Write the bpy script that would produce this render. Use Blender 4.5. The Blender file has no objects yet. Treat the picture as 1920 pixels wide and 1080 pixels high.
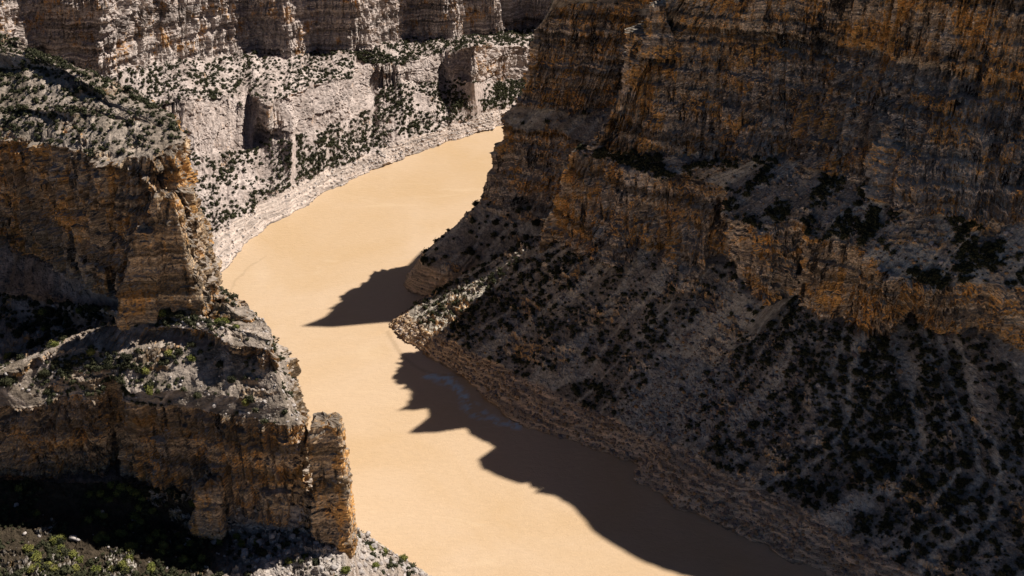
import bpy, math, random, time
import numpy as np
from mathutils import Vector, noise as mnoise
R = math.radians
T0 = time.time()
C = bpy.data.collections.new("canyon"); bpy.context.scene.collection.children.link(C)
SC = bpy.context.scene

# ------------------------------------------------------------------ camera, sky, sun
H = 300.0; PITCH = 30.0; F = 2100.0
cd = bpy.data.cameras.new("camera"); cam = bpy.data.objects.new("camera", cd); C.objects.link(cam)
cam.location = (0, 0, H); cam.rotation_euler = (R(90 - PITCH), 0, 0)
cd.sensor_width = 36; cd.lens = 36 * F / 1920; cd.clip_start = 1; cd.clip_end = 20000
SC.camera = cam
SUN_AZ = 67.0   # degrees clockwise from +Y
SUN_EL = 52.0
sdir = Vector((math.sin(R(SUN_AZ)) * math.cos(R(SUN_EL)), math.cos(R(SUN_AZ)) * math.cos(R(SUN_EL)), math.sin(R(SUN_EL))))
w = bpy.data.worlds.new("World"); SC.world = w; w.use_nodes = True
nt = w.node_tree; nt.nodes.clear()
sky = nt.nodes.new('ShaderNodeTexSky'); sky.sky_type = 'NISHITA'; sky.sun_disc = False
sky.altitude = 3000; sky.air_density = .42; sky.dust_density = 0; sky.sun_elevation = R(SUN_EL); sky.sun_rotation = R(SUN_AZ)
bg = nt.nodes.new('ShaderNodeBackground'); bg.inputs[1].default_value = 0.05
wo = nt.nodes.new('ShaderNodeOutputWorld')
nt.links.new(sky.outputs[0], bg.inputs[0]); nt.links.new(bg.outputs[0], wo.inputs[0])
sl = bpy.data.lights.new("sun", 'SUN'); sl.energy = 5.0; sl.angle = R(0.5); sl.color = (1, 0.95, 0.87)
so = bpy.data.objects.new("sun", sl); C.objects.link(so); so.rotation_euler = sdir.to_track_quat('Z', 'Y').to_euler()
so.location = (300, 300, 600)
SC.view_settings.view_transform = 'Standard'; SC.view_settings.look = 'None'
SC.view_settings.gamma = 1; SC.view_settings.exposure = 0.38
SC.cycles.max_bounces = 6; SC.cycles.diffuse_bounces = 2

# ------------------------------------------------------------------ noise
rng = np.random.RandomState(7)
TAB = rng.rand(64, 64, 64).astype(np.float32) * 2 - 1
def vn(x, y, z):
    x = np.asarray(x, np.float32); y = np.asarray(y, np.float32) + 0 * x; z = np.asarray(z, np.float32) + 0 * x
    xi = np.floor(x); yi = np.floor(y); zi = np.floor(z)
    fx = x - xi; fy = y - yi; fz = z - zi
    fx = fx * fx * (3 - 2 * fx); fy = fy * fy * (3 - 2 * fy); fz = fz * fz * (3 - 2 * fz)
    a = xi.astype(np.int32) & 63; b = yi.astype(np.int32) & 63; c = zi.astype(np.int32) & 63
    a1 = (a + 1) & 63; b1 = (b + 1) & 63; c1 = (c + 1) & 63
    def L(p, q, t): return p + (q - p) * t
    return L(L(L(TAB[a, b, c], TAB[a1, b, c], fx), L(TAB[a, b1, c], TAB[a1, b1, c], fx), fy),
             L(L(TAB[a, b, c1], TAB[a1, b, c1], fx), L(TAB[a, b1, c1], TAB[a1, b1, c1], fx), fy), fz)
def fbm(x, y, z, o=4, g=0.5):
    s = 0; a = 1.0; n = 0
    for i in range(o):
        s = s + a * vn(x + 11.3 * i, y + 5.7 * i, z + 3.1 * i); n += a
        # rotate the lattice a little at every octave
        x, y = (0.8 * x - 0.6 * y) * 2.03, (0.6 * x + 0.8 * y) * 2.03; z = z * 2.03; a *= g
    return s / n * 1.6
def hsh(i, j):
    return TAB[np.asarray(i, np.int64) & 63, np.asarray(j, np.int64) & 63, (np.asarray(i, np.int64) * 7 + np.asarray(j, np.int64) * 13) & 63]
def sstep(a, b, x):
    t = np.clip((x - a) / (b - a), 0, 1); return t * t * (3 - 2 * t)

# ------------------------------------------------------------------ a surveyed point: sight line (px,py) met at height z
cp, sp_ = math.cos(R(PITCH)), math.sin(R(PITCH))
def P(px, py, z):
    u = (px - 960) / F; v = (540 - py) / F
    dx, dy, dz = u, cp + v * sp_, -sp_ + v * cp
    t = (z - H) / dz
    return (dx * t, dy * t, z)
def proj(X):
    X = np.asarray(X, float); x, y, z = X[..., 0], X[..., 1], X[..., 2] - H
    d = y * cp - z * sp_; v = y * sp_ + z * cp
    return 960 + F * x / d, 540 - F * v / d, d
def SH(px, py, t):
    """the point of a skyline that throws its shadow on the water at (px,py); t = metres away on the plan"""
    x, y, _ = P(px, py, 0); t *= math.tan(R(52)) / math.tan(R(SUN_EL))
    return (x + t * math.sin(R(SUN_AZ)), y + t * math.cos(R(SUN_AZ)), t * math.tan(R(SUN_EL)))

def row(pts):
    """pts: (px,py,z[,key]) | ('w',X,Y,Z[,key]) ; -> keys, xyz ; missing keys spread by plan length"""
    xyz, keys = [], []
    for p in pts:
        if p[0] == 'w': xyz.append(p[1:4]); keys.append(p[4] if len(p) > 4 else None)
        elif p[0] == 'y':
            a_, b_, _z = P(p[1], p[2], 0); xyz.append((a_ * p[3] / b_, p[3], H * (1 - p[3] / b_))); keys.append(p[4] if len(p) > 4 else None)
        elif p[0] == 's': xyz.append(SH(*p[1:4])); keys.append(p[4] if len(p) > 4 else None)
        else: xyz.append(P(*p[:3])); keys.append(p[3] if len(p) > 3 else None)
    xyz = np.array(xyz, float)
    if keys[0] is None: keys[0] = 0.0
    if keys[-1] is None: keys[-1] = 1.0
    L = np.concatenate([[0], np.cumsum(np.linalg.norm(np.diff(xyz[:, :2], axis=0), axis=1) + 1e-3)])
    kn = [i for i, k in enumerate(keys) if k is not None]
    K = np.interp(L, L[kn], [keys[i] for i in kn])
    return K, xyz

def blur(a, r, ax):
    if r < 1: return a
    k = np.ones(2 * r + 1) / (2 * r + 1)
    pad = [(0, 0)] * a.ndim; pad[ax] = (r, r)
    b = np.pad(a, pad, mode='edge'); c = np.cumsum(b, axis=ax)
    z = np.zeros_like(np.take(c, [0], axis=ax)); c = np.concatenate([z, c], axis=ax)
    n = a.shape[ax]
    return (np.take(c, range(2 * r + 1, 2 * r + 1 + n), axis=ax) - np.take(c, range(0, n), axis=ax)) / (2 * r + 1)

def set_attr(me, name, arr):
    a = me.attributes.new(name, 'FLOAT', 'POINT'); a.data.foreach_set('value', np.ascontiguousarray(arr, np.float32).ravel())
def grid_mesh(name, G, attrs, mat, flip=False, smooth=False):
    nv, nu = G.shape[:2]
    me = bpy.data.meshes.new(name)
    idx = np.arange(nv * nu, dtype=np.int32).reshape(nv, nu)
    q = np.stack([idx[:-1, :-1], idx[:-1, 1:], idx[1:, 1:], idx[1:, :-1]], -1).reshape(-1, 4)
    if flip: q = q[:, ::-1]
    q = np.ascontiguousarray(q)
    me.vertices.add(nv * nu); me.vertices.foreach_set('co', np.ascontiguousarray(G, np.float32).ravel())
    me.loops.add(q.size); me.loops.foreach_set('vertex_index', q.ravel())
    me.polygons.add(len(q)); me.polygons.foreach_set('loop_start', np.arange(0, q.size, 4, dtype=np.int32))
    me.polygons.foreach_set('loop_total', np.full(len(q), 4, np.int32))
    me.polygons.foreach_set('use_smooth', np.full(len(q), smooth, bool))
    me.update(calc_edges=True)
    for k, a in attrs.items(): set_attr(me, k, a)
    me.materials.append(mat)
    o = bpy.data.objects.new(name, me); C.objects.link(o)
    return o

WALLS = {}
def wall(name, label, mat, rows, bands, du=0.7, dv=0.7, seed=0, amp=1.0, side=1, rowjit=1.0, sunken=None, kinds=None, keep=(), big=1.0, pxrow=None, flute=1.0, saw=0, crumb=1.0, nearkeys=(), plan=False):
    """rows: control contours from the water up; bands: kind of ground between row k and k+1:
       'cliff' 'talus' 'beach' 'bench' 'back'"""
    Rw = []
    for r in rows:
        if r[0] == 'up':
            K, X = Rw[r[1]]; t = np.gradient(X, axis=0); n = np.stack([t[:, 1], -t[:, 0], 0 * t[:, 0]], -1) * side
            n /= np.linalg.norm(n, axis=1, keepdims=True) + 1e-9; n = blur(n, 2, 0); n /= np.linalg.norm(n, axis=1, keepdims=True) + 1e-9
            Rw.append((K, X - n * r[3] + np.array([0, 0, r[2]])))
        else: Rw.append(row(r))
    base = Rw[len(Rw) // 2][1]
    Ln = max(np.sum(np.linalg.norm(np.diff(r[1][:, :2], axis=0), axis=1)) for r in Rw[:-1])
    for k in nearkeys:
        Kp, Xp = Rw[k - 1]; X = Rw[k][1]; kk = np.linspace(0, 1, 800); D = np.stack([np.interp(kk, Kp, Xp[:, i]) for i in (0, 1)], -1)
        q = np.array([kk[np.argmin(np.hypot(*(D - p[:2]).T))] for p in X]); q[0] = 0; q[-1] = 1
        Rw[k] = (np.maximum.accumulate(q) * .999 + np.linspace(0, .001, len(q)), X)
    if pxrow is not None:
        Kr, Xr = Rw[pxrow]; pr = np.maximum.accumulate(proj(Xr)[0] + np.arange(len(Xr)) * 1e-3)
        L = np.concatenate([[0], np.cumsum(np.linalg.norm(np.diff(Xr[:, :2], axis=0), axis=1))])
        for k in range(len(Rw)):
            if k == len(Rw) - 1: continue
            X = Rw[k][1]; pk = np.interp(np.maximum.accumulate(proj(X)[0] + np.arange(len(X)) * 1e-3), pr, L / L[-1])
            pk[0] = 0; pk[-1] = 1
            Rw[k] = (np.maximum.accumulate(pk), X)
        Ln = L[-1]
    nu = int(Ln / du); U = np.linspace(0, 1, nu)
    cur = []
    for k, (K, X) in enumerate(Rw):
        c = np.stack([np.interp(U, K, X[:, i]) for i in range(3)], -1)
        s = U * Ln
        if k not in keep:
            r_ = max(1, int((2.0 if pxrow is None else 1.0) / du)); c = blur(blur(c, r_, 0), r_, 0)
        cur.append(c)
    cur = np.array(cur)                                  # rows x nu x 3
    # outward (river side) plan normal, smooth
    nrm = []
    for k in range(len(cur)):
        t = np.gradient(blur(cur[k], max(1, int(6 / du)), 0), axis=0)
        n = np.stack([t[:, 1], -t[:, 0], 0 * t[:, 0]], -1) * side
        n /= np.linalg.norm(n, axis=1, keepdims=True) + 1e-9
        nrm.append(blur(n, max(1, int(4 / du)), 0))
    nrm = np.array(nrm)
    s = U * Ln
    for k in range(1, len(cur)):                         # uneven edges
        if k in keep or rowjit == 0: continue
        j = fbm(s / 14 + seed, k * 3.7 + 0 * s, seed + 0 * s, 5, 0.6)
        cur[k] += nrm[k] * (j * 2.6 * rowjit)[:, None]
        j = fbm(s / 17 + seed + 50, k * 5.1 + 0 * s, seed + 0 * s, 4, 0.6)
        cur[k][:, 2] += j * 1.8 * rowjit
    G, N, V, WC, WT, WB, SS, RI = [], [], [], [], [], [], [], []
    KW = {'cliff': (1, 0, 0), 'talus': (0, 1, 0), 'beach': (0, .5, 1), 'bench': (.15, .8, 0), 'back': (0, .4, 0), 'block': (.8, .2, 0)}
    for k, b in enumerate(bands):
        ln = np.percentile(np.linalg.norm(cur[k + 1] - cur[k], axis=1), 70)
        n = max(2, int(ln / (dv if b != 'back' else 8)))
        tt = np.linspace(0, 1, n, endpoint=(k == len(bands) - 1))
        for t in tt:
            G.append(cur[k] * (1 - t) + cur[k + 1] * t); N.append(nrm[k] * (1 - t) + nrm[k + 1] * t)
            a = KW[b]; WC.append(a[0]); WT.append(a[1]); WB.append(a[2]); V.append(k + t)
    G = np.array(G); N = np.array(N); nv = len(G)
    N /= np.linalg.norm(N, axis=2, keepdims=True) + 1e-9
    r_ = max(1, int(1.2 / dv))
    def col(a): return np.repeat(blur(np.array(a, float), r_, 0)[:, None], nu, 1)
    WC, WT, WB = col(WC), col(WT), col(WB); V = np.array(V)
    S = np.repeat(s[None], nv, 0)
    x, y, z = G[..., 0].copy(), G[..., 1].copy(), G[..., 2].copy()
    sd = seed * 17.3
    # --- cliff relief
    wx = fbm(x / 30 + sd, y / 30, z / 60, 3)
    zw = z + 1.6 * fbm(x / 45, y / 45 + sd, z / 30, 2) + 0.10 * vn(x / 3, y / 3, z / 3)
    d = big * 4.5 * fbm(x / 38 + sd, y / 38, z / 110 + sd, 3) * np.clip(WC, 0, 1)
    lw = fbm(x / 19 + sd, y / 19, z / 19, 3)
    if plan:
        PA, PB = .77 * x - .63 * y + 1.2 * wx, .63 * x + .77 * y - 1.2 * wx
        f1 = vn(x / 9 + .5 * wx + sd, y / 9 + .5 * wx, z / 80); f2 = vn(x / 3.9 + .8 * wx + sd, y / 3.9, z / 34 + 5)
    else:
        PA, PB = S + 2.5 * wx, 0 * S
        f1 = vn(S / 9 + 1.2 * wx + sd, z / 70, seed); f2 = vn(S / 3.8 + 1.5 * wx + sd, z / 30, seed + 9)

    d1 = 3.4 * flute * (np.sqrt(np.abs(f1) + .002) - .55)
    d2 = 1.1 * flute * (np.sqrt(np.abs(f2) + .002) - .55)
    d3 = 0
    for wd, ht, a in ((7.0, 26.0, 1.5), (3.3, 13.0, 1.1), (1.6, 6.0, .6)):
        jit = .3 * vn(x / wd, y / wd, z / ht + wd)
        c_ = np.floor(PA / wd + jit); e_ = np.floor(PB / wd + jit); r__ = np.floor(z / ht + hsh(c_, e_) * 2)
        d3 = d3 + a * flute * hsh(c_ + 7 * e_ + seed, r__ + 3)
    dl = 0
    for h, a in ((12.5, 1.7), (4.6, 1.25), (1.8, .6)):
        q = zw / h + .35 * vn(zw / h / 2.3, 0 * zw, 0 * zw + seed); i = np.floor(q); fr = q - i
        am = a * (.45 + 1.1 * sstep(-.3, .5, vn(x / 23 + i * 3.3, y / 23, i + sd)))
        dl = dl + am * (hsh(i + seed * 3, i * 0 + 5) * .7 - (fr - .5) * .3)
        ws = h * 0.55
        jf = PA / ws + hsh(i, i + 3) * 5 + .25 * vn(x / 3, y / 3, z / 3); jb = np.floor(jf) + 5 * np.floor(PB / ws); je = np.abs(jf - np.floor(jf) - .5)
        dl = dl + a * (.95 * hsh(jb + seed, i + 11) - .8 * (je > .5 - .35 / ws)) * sstep(-.5, .3, vn(x / 25, y / 25, z / 14 + sd + h))
    df = .65 * fbm(x / 4, y / 4 + sd, z / 3.4, 4, .68)
    dc = (d + amp * (d1 + d2 + d3 + dl + df) )
    if saw:                                              # buttresses stepping back to the right, like roof shingles
        PX = proj(G)[0]
        mk = np.ones_like(PX)
        for a_, b_ in saw: mk *= 1 - sstep(a_ - 8, a_, PX) * (1 - sstep(b_, b_ + 8, PX))
        for per, am in ((23.0, 3.2), (9.5, 1.7), (4.1, .9)):
            ph = S / per + .55 * vn(S / (per * 1.7), 0 * S + V[:, None].astype(int) * .37, per) + .10 * fbm(x / 12, y / 12, z / 12 + per, 2); fr = ph - np.floor(ph)
            dc = dc - am * (np.clip(fr, 0, .9) - .5 * 0 - (fr > .9) * (fr - .9) * 9) * (mk * .92 + .08)
    fac = WC if not keep else WC * (1 - np.array([sum(math.exp(-((v - kk) / .12) ** 2) for kk in keep) for v in V]).clip(0, 1)[:, None] * .8)
    G += N * (dc * fac)[..., None]
    # --- talus relief
    rr = 1.2 * fbm(x / 16 + sd, y / 16, z / 16, 3) + .55 * fbm(x / 4.5, y / 4.5 + sd, z / 4.5, 4, .65) + .28 * fbm(x / 1.3, y / 1.3, z / 1.3, 3, .7)
    gul = vn(S / 9 + .8 * wx + sd, V[:, None] * 1.1 + 0 * S, seed + 3); rr = rr - .8 * (1 - np.abs(gul)) ** 4
    m = sstep(.16, .42, fbm(x / 17 + sd, y / 17, z / 8, 4, .6)) * (1 - np.clip(WB, 0, 1))
    q = zw / 2.1 + .5 * lw; i = np.floor(q); fr = q - i; st = (sstep(.5, .85, fr) - fr) * 2.1
    wt = np.clip(WT, 0, 1)
    G[..., 2] += (rr * .9 + st * m * .9) * wt
    out = m * wt
    G += N * ((1.3 * fbm(x / 2.6, y / 2.6, z / 1.4 + sd, 4, .7)) * m * wt)[..., None]
    for cs, am in ((2.6, 1.1), (1.25, .75)):
        qx, qy, qz = np.floor(x / cs + .3 * vn(x / 2, y / 2, z / 2)), np.floor(y / cs), np.floor(z / cs * 1.6)
        hh = hsh(qx + 17 * qz, qy + 5 * qz + seed)
        G[..., 2] += am * crumb * np.clip(hh - .25, 0, 1) * wt * (.35 + m)
    # beach: fine bath-tub ledges
    q = zw / 1.5; i = np.floor(q); fr = q - i
    wb = np.clip(WB, 0, 1)
    G[..., 2] += ((i + sstep(.45, .9, fr)) * 1.5 - zw) * .5 * wb
    G += N * ((.5 * fbm(x / 1.6, y / 1.6, z / 1.6, 3) + 1.2 * fbm(x / 9, y / 9, z / 9 + sd, 3)) * wb)[..., None]
    cc = vn(S / 11 + .9 * wx, V[:, None] * .35 + 0 * S, 4.4) + .15 * vn(G[..., 0] / 5, G[..., 1] / 5, G[..., 2] / 5)
    chute = 1 - sstep(.05, .2, np.abs(cc))
    if name == 'great_canyon_wall':
        qx, qy, _ = proj(G)
        fan = sstep(0, 1, (qy - (492 + np.abs(qx - 1365) * 1.2)) / 40) * (qx < 1480) * (1 - sstep(0, 60, (qx - 1365) * .9 + (qy - 492) * .45 - 60))
        chute = np.maximum(chute, fan * .8)
    attrs = {'cliff': np.clip(WC + m * wt * .55, 0, 1), 'beach': wb, 'chute': chute}
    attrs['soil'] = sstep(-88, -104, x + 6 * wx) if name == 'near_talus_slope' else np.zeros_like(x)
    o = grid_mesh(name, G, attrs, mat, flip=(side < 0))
    o['kind'] = 'structure'; 
    WALLS[name] = dict(G=G, V=V, S=S, N=N, wt=wt, wb=wb, m=m, wx=wx, obj=o)
    print(name, G.shape, round(time.time() - T0, 1))
    return o

# ------------------------------------------------------------------ materials
def newmat(name):
    m = bpy.data.materials.new(name); m.use_nodes = True
    nt = m.node_tree; nt.nodes.clear()
    out = nt.nodes.new('ShaderNodeOutputMaterial'); b = nt.nodes.new('ShaderNodeBsdfPrincipled')
    nt.links.new(b.outputs[0], out.inputs[0]); b.inputs['Roughness'].default_value = .9
    b.inputs['Specular IOR Level'].default_value = .15
    return m, nt, b
class NB:
    def __init__(s, nt): s.nt = nt; s.pos = nt.nodes.new('ShaderNodeNewGeometry')
    def lk(s, a, b): s.nt.links.new(a, b)
    def noise(s, scale, xyz=(1, 1, 1), detail=4, rough=.6, off=(0, 0, 0), dist=0):
        mp = s.nt.nodes.new('ShaderNodeMapping'); s.lk(s.pos.outputs['Position'], mp.inputs[0])
        mp.inputs['Scale'].default_value = xyz; mp.inputs['Location'].default_value = off
        n = s.nt.nodes.new('ShaderNodeTexNoise'); n.inputs['Scale'].default_value = scale
        n.inputs['Detail'].default_value = detail; n.inputs['Roughness'].default_value = rough; n.inputs['Distortion'].default_value = dist
        s.lk(mp.outputs[0], n.inputs['Vector']); return n.outputs['Fac']
    def ramp(s, f, stops):
        r = s.nt.nodes.new('ShaderNodeValToRGB'); el = r.color_ramp.elements
        while len(el) < len(stops): el.new(.5)
        for e, (p, c) in zip(el, stops): e.position = p; e.color = (c, c, c, 1) if isinstance(c, (int, float)) else (*c, 1)
        s.lk(f, r.inputs[0]); return r.outputs[0]
    def mix(s, f, a, b, mode='MIX'):
        m = s.nt.nodes.new('ShaderNodeMix'); m.data_type = 'RGBA'; m.blend_type = mode
        for ii, v in ((0, f), (6, a), (7, b)):
            inp = m.inputs[ii]
            if isinstance(v, (int, float)): inp.default_value = v if ii == 0 else (v, v, v, 1)
            elif isinstance(v, tuple): inp.default_value = (*v, 1)
            else: s.lk(v, inp)
        return m.outputs[2]
    def math(s, op, a, b=0.0, clamp=False):
        m = s.nt.nodes.new('ShaderNodeMath'); m.operation = op; m.use_clamp = clamp
        for inp, v in ((m.inputs[0], a), (m.inputs[1], b)):
            if isinstance(v, (int, float)): inp.default_value = v
            else: s.lk(v, inp)
        return m.outputs[0]
    def attr(s, n):
        a = s.nt.nodes.new('ShaderNodeAttribute'); a.attribute_name = n; return a.outputs['Fac']
    def bump(s, bsdf, h, strength=.5, dist=.3):
        b = s.nt.nodes.new('ShaderNodeBump'); b.inputs['Strength'].default_value = strength; b.inputs['Distance'].default_value = dist
        s.lk(h, b.inputs['Height']); s.lk(b.outputs[0], bsdf.inputs['Normal'])

def rock_mat(name, pale, mid, warm, dark, dust, dust2, beachc, warmth=.5, darkness=.5):
    dust_chute = tuple(min(.62, (1.45 if dust[0] < .5 else 1.05) * q) for q in dust)
    m, nt, b = newmat(name); n = NB(nt)
    strat = n.noise(1.0, (.015, .015, .55), 5, .65, dist=.3)
    streak = n.noise(1.0, (.30, .30, .022), 5, .65, off=(3, 1, 0))
    patch = n.noise(.055, (1, 1, 1.5), 6, .68, off=(7, 3, 9))
    fine = n.noise(1.1, (1, 1, 1.6), 6, .7)
    sp = n.noise(3.5, (1, 1, 1), 3, .7)
    c = n.mix(n.ramp(strat, [(.43, 0), (.55, 1)]), mid, pale)
    wf = n.math('ADD', n.math('MULTIPLY', patch, .6), n.math('MULTIPLY', streak, .4))
    c = n.mix(n.ramp(wf, [(.60 - .22 * warmth, 0), (.65 - .22 * warmth, 1)]), c, warm)
    df = n.math('ADD', n.math('MULTIPLY', streak, .55), n.math('MULTIPLY', n.noise(.09, (1, 1, .6), 5, .65, off=(40, 0, 2)), .45))
    c = n.mix(n.ramp(df, [(.66 - .22 * darkness, 0), (.71 - .22 * darkness, 1)]), c, dark)
    c = n.mix(n.ramp(n.noise(1.0, (.03, .03, 1.6), 3, .6, off=(0, 0, 50)), [(.35, .55), (.5, 1)]), 0.0, c, 'MIX') if False else c
    thin = n.ramp(n.noise(1.0, (.04, .04, 1.5), 4, .65, off=(0, 9, 5)), [(.38, .6), (.52, 1.05)])
    c = n.mix(1.0, c, thin, 'MULTIPLY')
    beds = n.noise(1.0, (.006, .006, .17), 3, .55, off=(0, 4, 77))
    c = n.mix(1.0, c, n.ramp(beds, [(.40, .40), (.45, 1.0), (.55, 1.2), (.58, .6), (.64, 1.15)]), 'MULTIPLY')
    c = n.mix(1.0, c, n.ramp(fine, [(.33, .42), (.5, 1.0), (.66, 1.75)]), 'MULTIPLY')
    dc = n.mix(n.ramp(n.noise(.06, (1, 1, 1), 5, .6, off=(1, 2, 3)), [(.4, 0), (.62, 1)]), dust, dust2)
    dc = n.mix(n.math('MULTIPLY', n.attr('chute'), .75), dc, dust_chute)
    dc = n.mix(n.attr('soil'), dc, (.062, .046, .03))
    dc = n.mix(1.0, dc, n.ramp(n.noise(.5, (1, 1, 1), 4, .7, off=(9, 9, 9)), [(.38, .6), (.6, 1.15)]), 'MULTIPLY')
    dc = n.mix(1.0, dc, n.ramp(sp, [(.3, .7), (.72, 1.25)]), 'MULTIPLY')
    bc = n.mix(1.0, beachc, n.ramp(n.noise(1.0, (.05, .05, 1.2), 5, .7, off=(5, 5, 5)), [(.38, .45), (.47, .8), (.6, 1.25)]), 'MULTIPLY')
    bc = n.mix(1.0, bc, n.ramp(sp, [(.3, .6), (.72, 1.3)]), 'MULTIPLY')
    sx = nt.nodes.new('ShaderNodeSeparateXYZ'); n.lk(n.pos.outputs['True Normal'], sx.inputs[0])
    nz = n.math('ABSOLUTE', sx.outputs[2])
    fl = n.ramp(n.math('ADD', nz, n.math('MULTIPLY', n.math('SUBTRACT', fine, .5), .4)), [(.45, 0), (.72, 1)])
    cl = n.ramp(n.math('ADD', n.attr('cliff'), n.math('MULTIPLY', n.math('SUBTRACT', fine, .5), .5)), [(.35, 0), (.65, 1)])
    tal = n.mix(n.math('MULTIPLY', cl, n.math('SUBTRACT', 1, fl)), dc, c)
    tal = n.mix(n.math('MULTIPLY', n.attr('beach'), .9), tal, bc)
    sz = nt.nodes.new('ShaderNodeSeparateXYZ'); n.lk(n.pos.outputs['Position'], sz.inputs[0])
    wet = n.math('SUBTRACT', sz.outputs[2], n.math('MULTIPLY', n.noise(.4, (1, 1, 1), 3, .6, off=(2, 2, 2)), 1.2))
    tal = n.mix(1.0, tal, n.ramp(n.math('ADD', wet, .5), [(.0, .42), (.45, 1)]), 'MULTIPLY')
    n.lk(tal, b.inputs['Base Color'])
    n.bump(b, n.math('ADD', fine, n.math('MULTIPLY', sp, .35)), .75, .5)
    return m

M_far = rock_mat('pale_limestone', (.56, .48, .43), (.31, .26, .23), (.50, .27, .10), (.16, .12, .10), (.55, .455, .41), (.40, .32, .28), (.58, .47, .40), .30, .35)
M_left = rock_mat('brown_limestone', (.52, .37, .23), (.29, .20, .125), (.58, .31, .11), (.055, .045, .035), (.35, .285, .235), (.19, .15, .115), (.5, .4, .32), .46, .55)
M_near = rock_mat('pale_broken_limestone', (.56, .50, .44), (.36, .31, .27), (.46, .30, .14), (.10, .08, .07), (.52, .45, .40), (.34, .27, .22), (.55, .45, .33), .3, .3)
M_right = rock_mat('varnished_limestone', (.78, .62, .46), (.40, .30, .215), (.80, .44, .15), (.055, .045, .04), (.45, .385, .315), (.25, .21, .17), (.80, .57, .37), .52, .61)

# ------------------------------------------------------------------ river
def water_mat():
    m, nt, b = newmat('muddy_water'); n = NB(nt)
    big = n.noise(.012, (1, 1, 1), 4, .6, off=(3, 3, 0), dist=.6)
    c = n.mix(n.ramp(big, [(.35, 0), (.7, 1)]), (.56, .385, .225), (.61, .445, .30))
    rip = n.noise(.55, (.45, 1.5, 1), 5, .65, dist=.8)
    c = n.mix(1.0, c, n.ramp(rip, [(.3, .94), (.7, 1.04)]), 'MULTIPLY')
    st = n.noise(.05, (.25, 1, 1), 5, .7, off=(8, 1, 0), dist=1.5)
    c = n.mix(n.ramp(st, [(.60, 0), (.68, .35)]), c, (.66, .49, .32))
    c = n.mix(n.math('MULTIPLY', n.attr('shoal'), .45), c, (.60, .45, .33))
    c = n.mix(n.math('MULTIPLY', n.attr('silt'), .5), c, (.36, .25, .15))
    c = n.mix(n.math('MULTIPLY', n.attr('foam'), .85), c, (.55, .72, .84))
    n.lk(c, b.inputs['Base Color']); b.inputs['Roughness'].default_value = .3
    b.inputs['Specular IOR Level'].default_value = .45
    h = n.math('ADD', n.noise(.45, (.6, 1.2, 1), 5, .65, dist=.8), n.math('MULTIPLY', n.noise(1.5, (1, .8, 1), 4, .65), .5))
    n.bump(b, h, .4, .6)
    return m
def seg_dist(X, Y, pl):
    d = np.full(X.shape, 1e9)
    for (a, b), (c, e) in zip(pl[:-1], pl[1:]):
        vx, vy = c - a, e - b; t = np.clip(((X - a) * vx + (Y - b) * vy) / (vx * vx + vy * vy + 1e-9), 0, 1)
        d = np.minimum(d, np.hypot(X - a - t * vx, Y - b - t * vy))
    return d
def wpl(pts): return [P(a, b, 0)[:2] for a, b in pts]
xs = np.concatenate([np.linspace(-900, -241, 10), np.arange(-240, 200, 1.0), np.linspace(201, 1100, 12)])
ys = np.concatenate([np.linspace(-300, 239, 10), np.arange(240, 560, 1.0), np.linspace(561, 1700, 20)])
gx, gy = np.meshgrid(xs, ys)
wv = 3.5 * fbm(gx / 14, gy / 14, 0 * gx, 4, .6); wx_ = gx + wv; wy_ = gy + wv * .7
silt = 1 - sstep(.5, 1.6, seg_dist(wx_ - wv * .6, wy_ - wv * .4, wpl([(728, 622), (742, 642), (752, 662), (775, 685), (815, 700), (850, 708)])))
shoal = sstep(.5, -6, -(12 - seg_dist(gx, gy, wpl([(760, 640), (800, 672), (850, 700)]))) * .5) 
shoal = np.clip(1 - seg_dist(gx, gy, wpl([(765, 640), (800, 668), (840, 695)])) / 11, 0, 1) ** .5
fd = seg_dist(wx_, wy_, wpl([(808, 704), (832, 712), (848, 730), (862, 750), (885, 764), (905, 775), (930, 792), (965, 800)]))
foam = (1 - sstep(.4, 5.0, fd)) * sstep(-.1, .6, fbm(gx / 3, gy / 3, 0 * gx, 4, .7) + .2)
silt = np.maximum(silt, .7 * (1 - sstep(.3, 1.0, seg_dist(wx_, wy_, wpl([(420, 560), (440, 530), (470, 500), (500, 480)])))))
wobj = grid_mesh('river_water', np.stack([gx, gy, 0 * gx], -1), {'silt': silt, 'shoal': shoal, 'foam': foam}, water_mat(), smooth=True); wobj['kind'] = 'structure'

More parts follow.
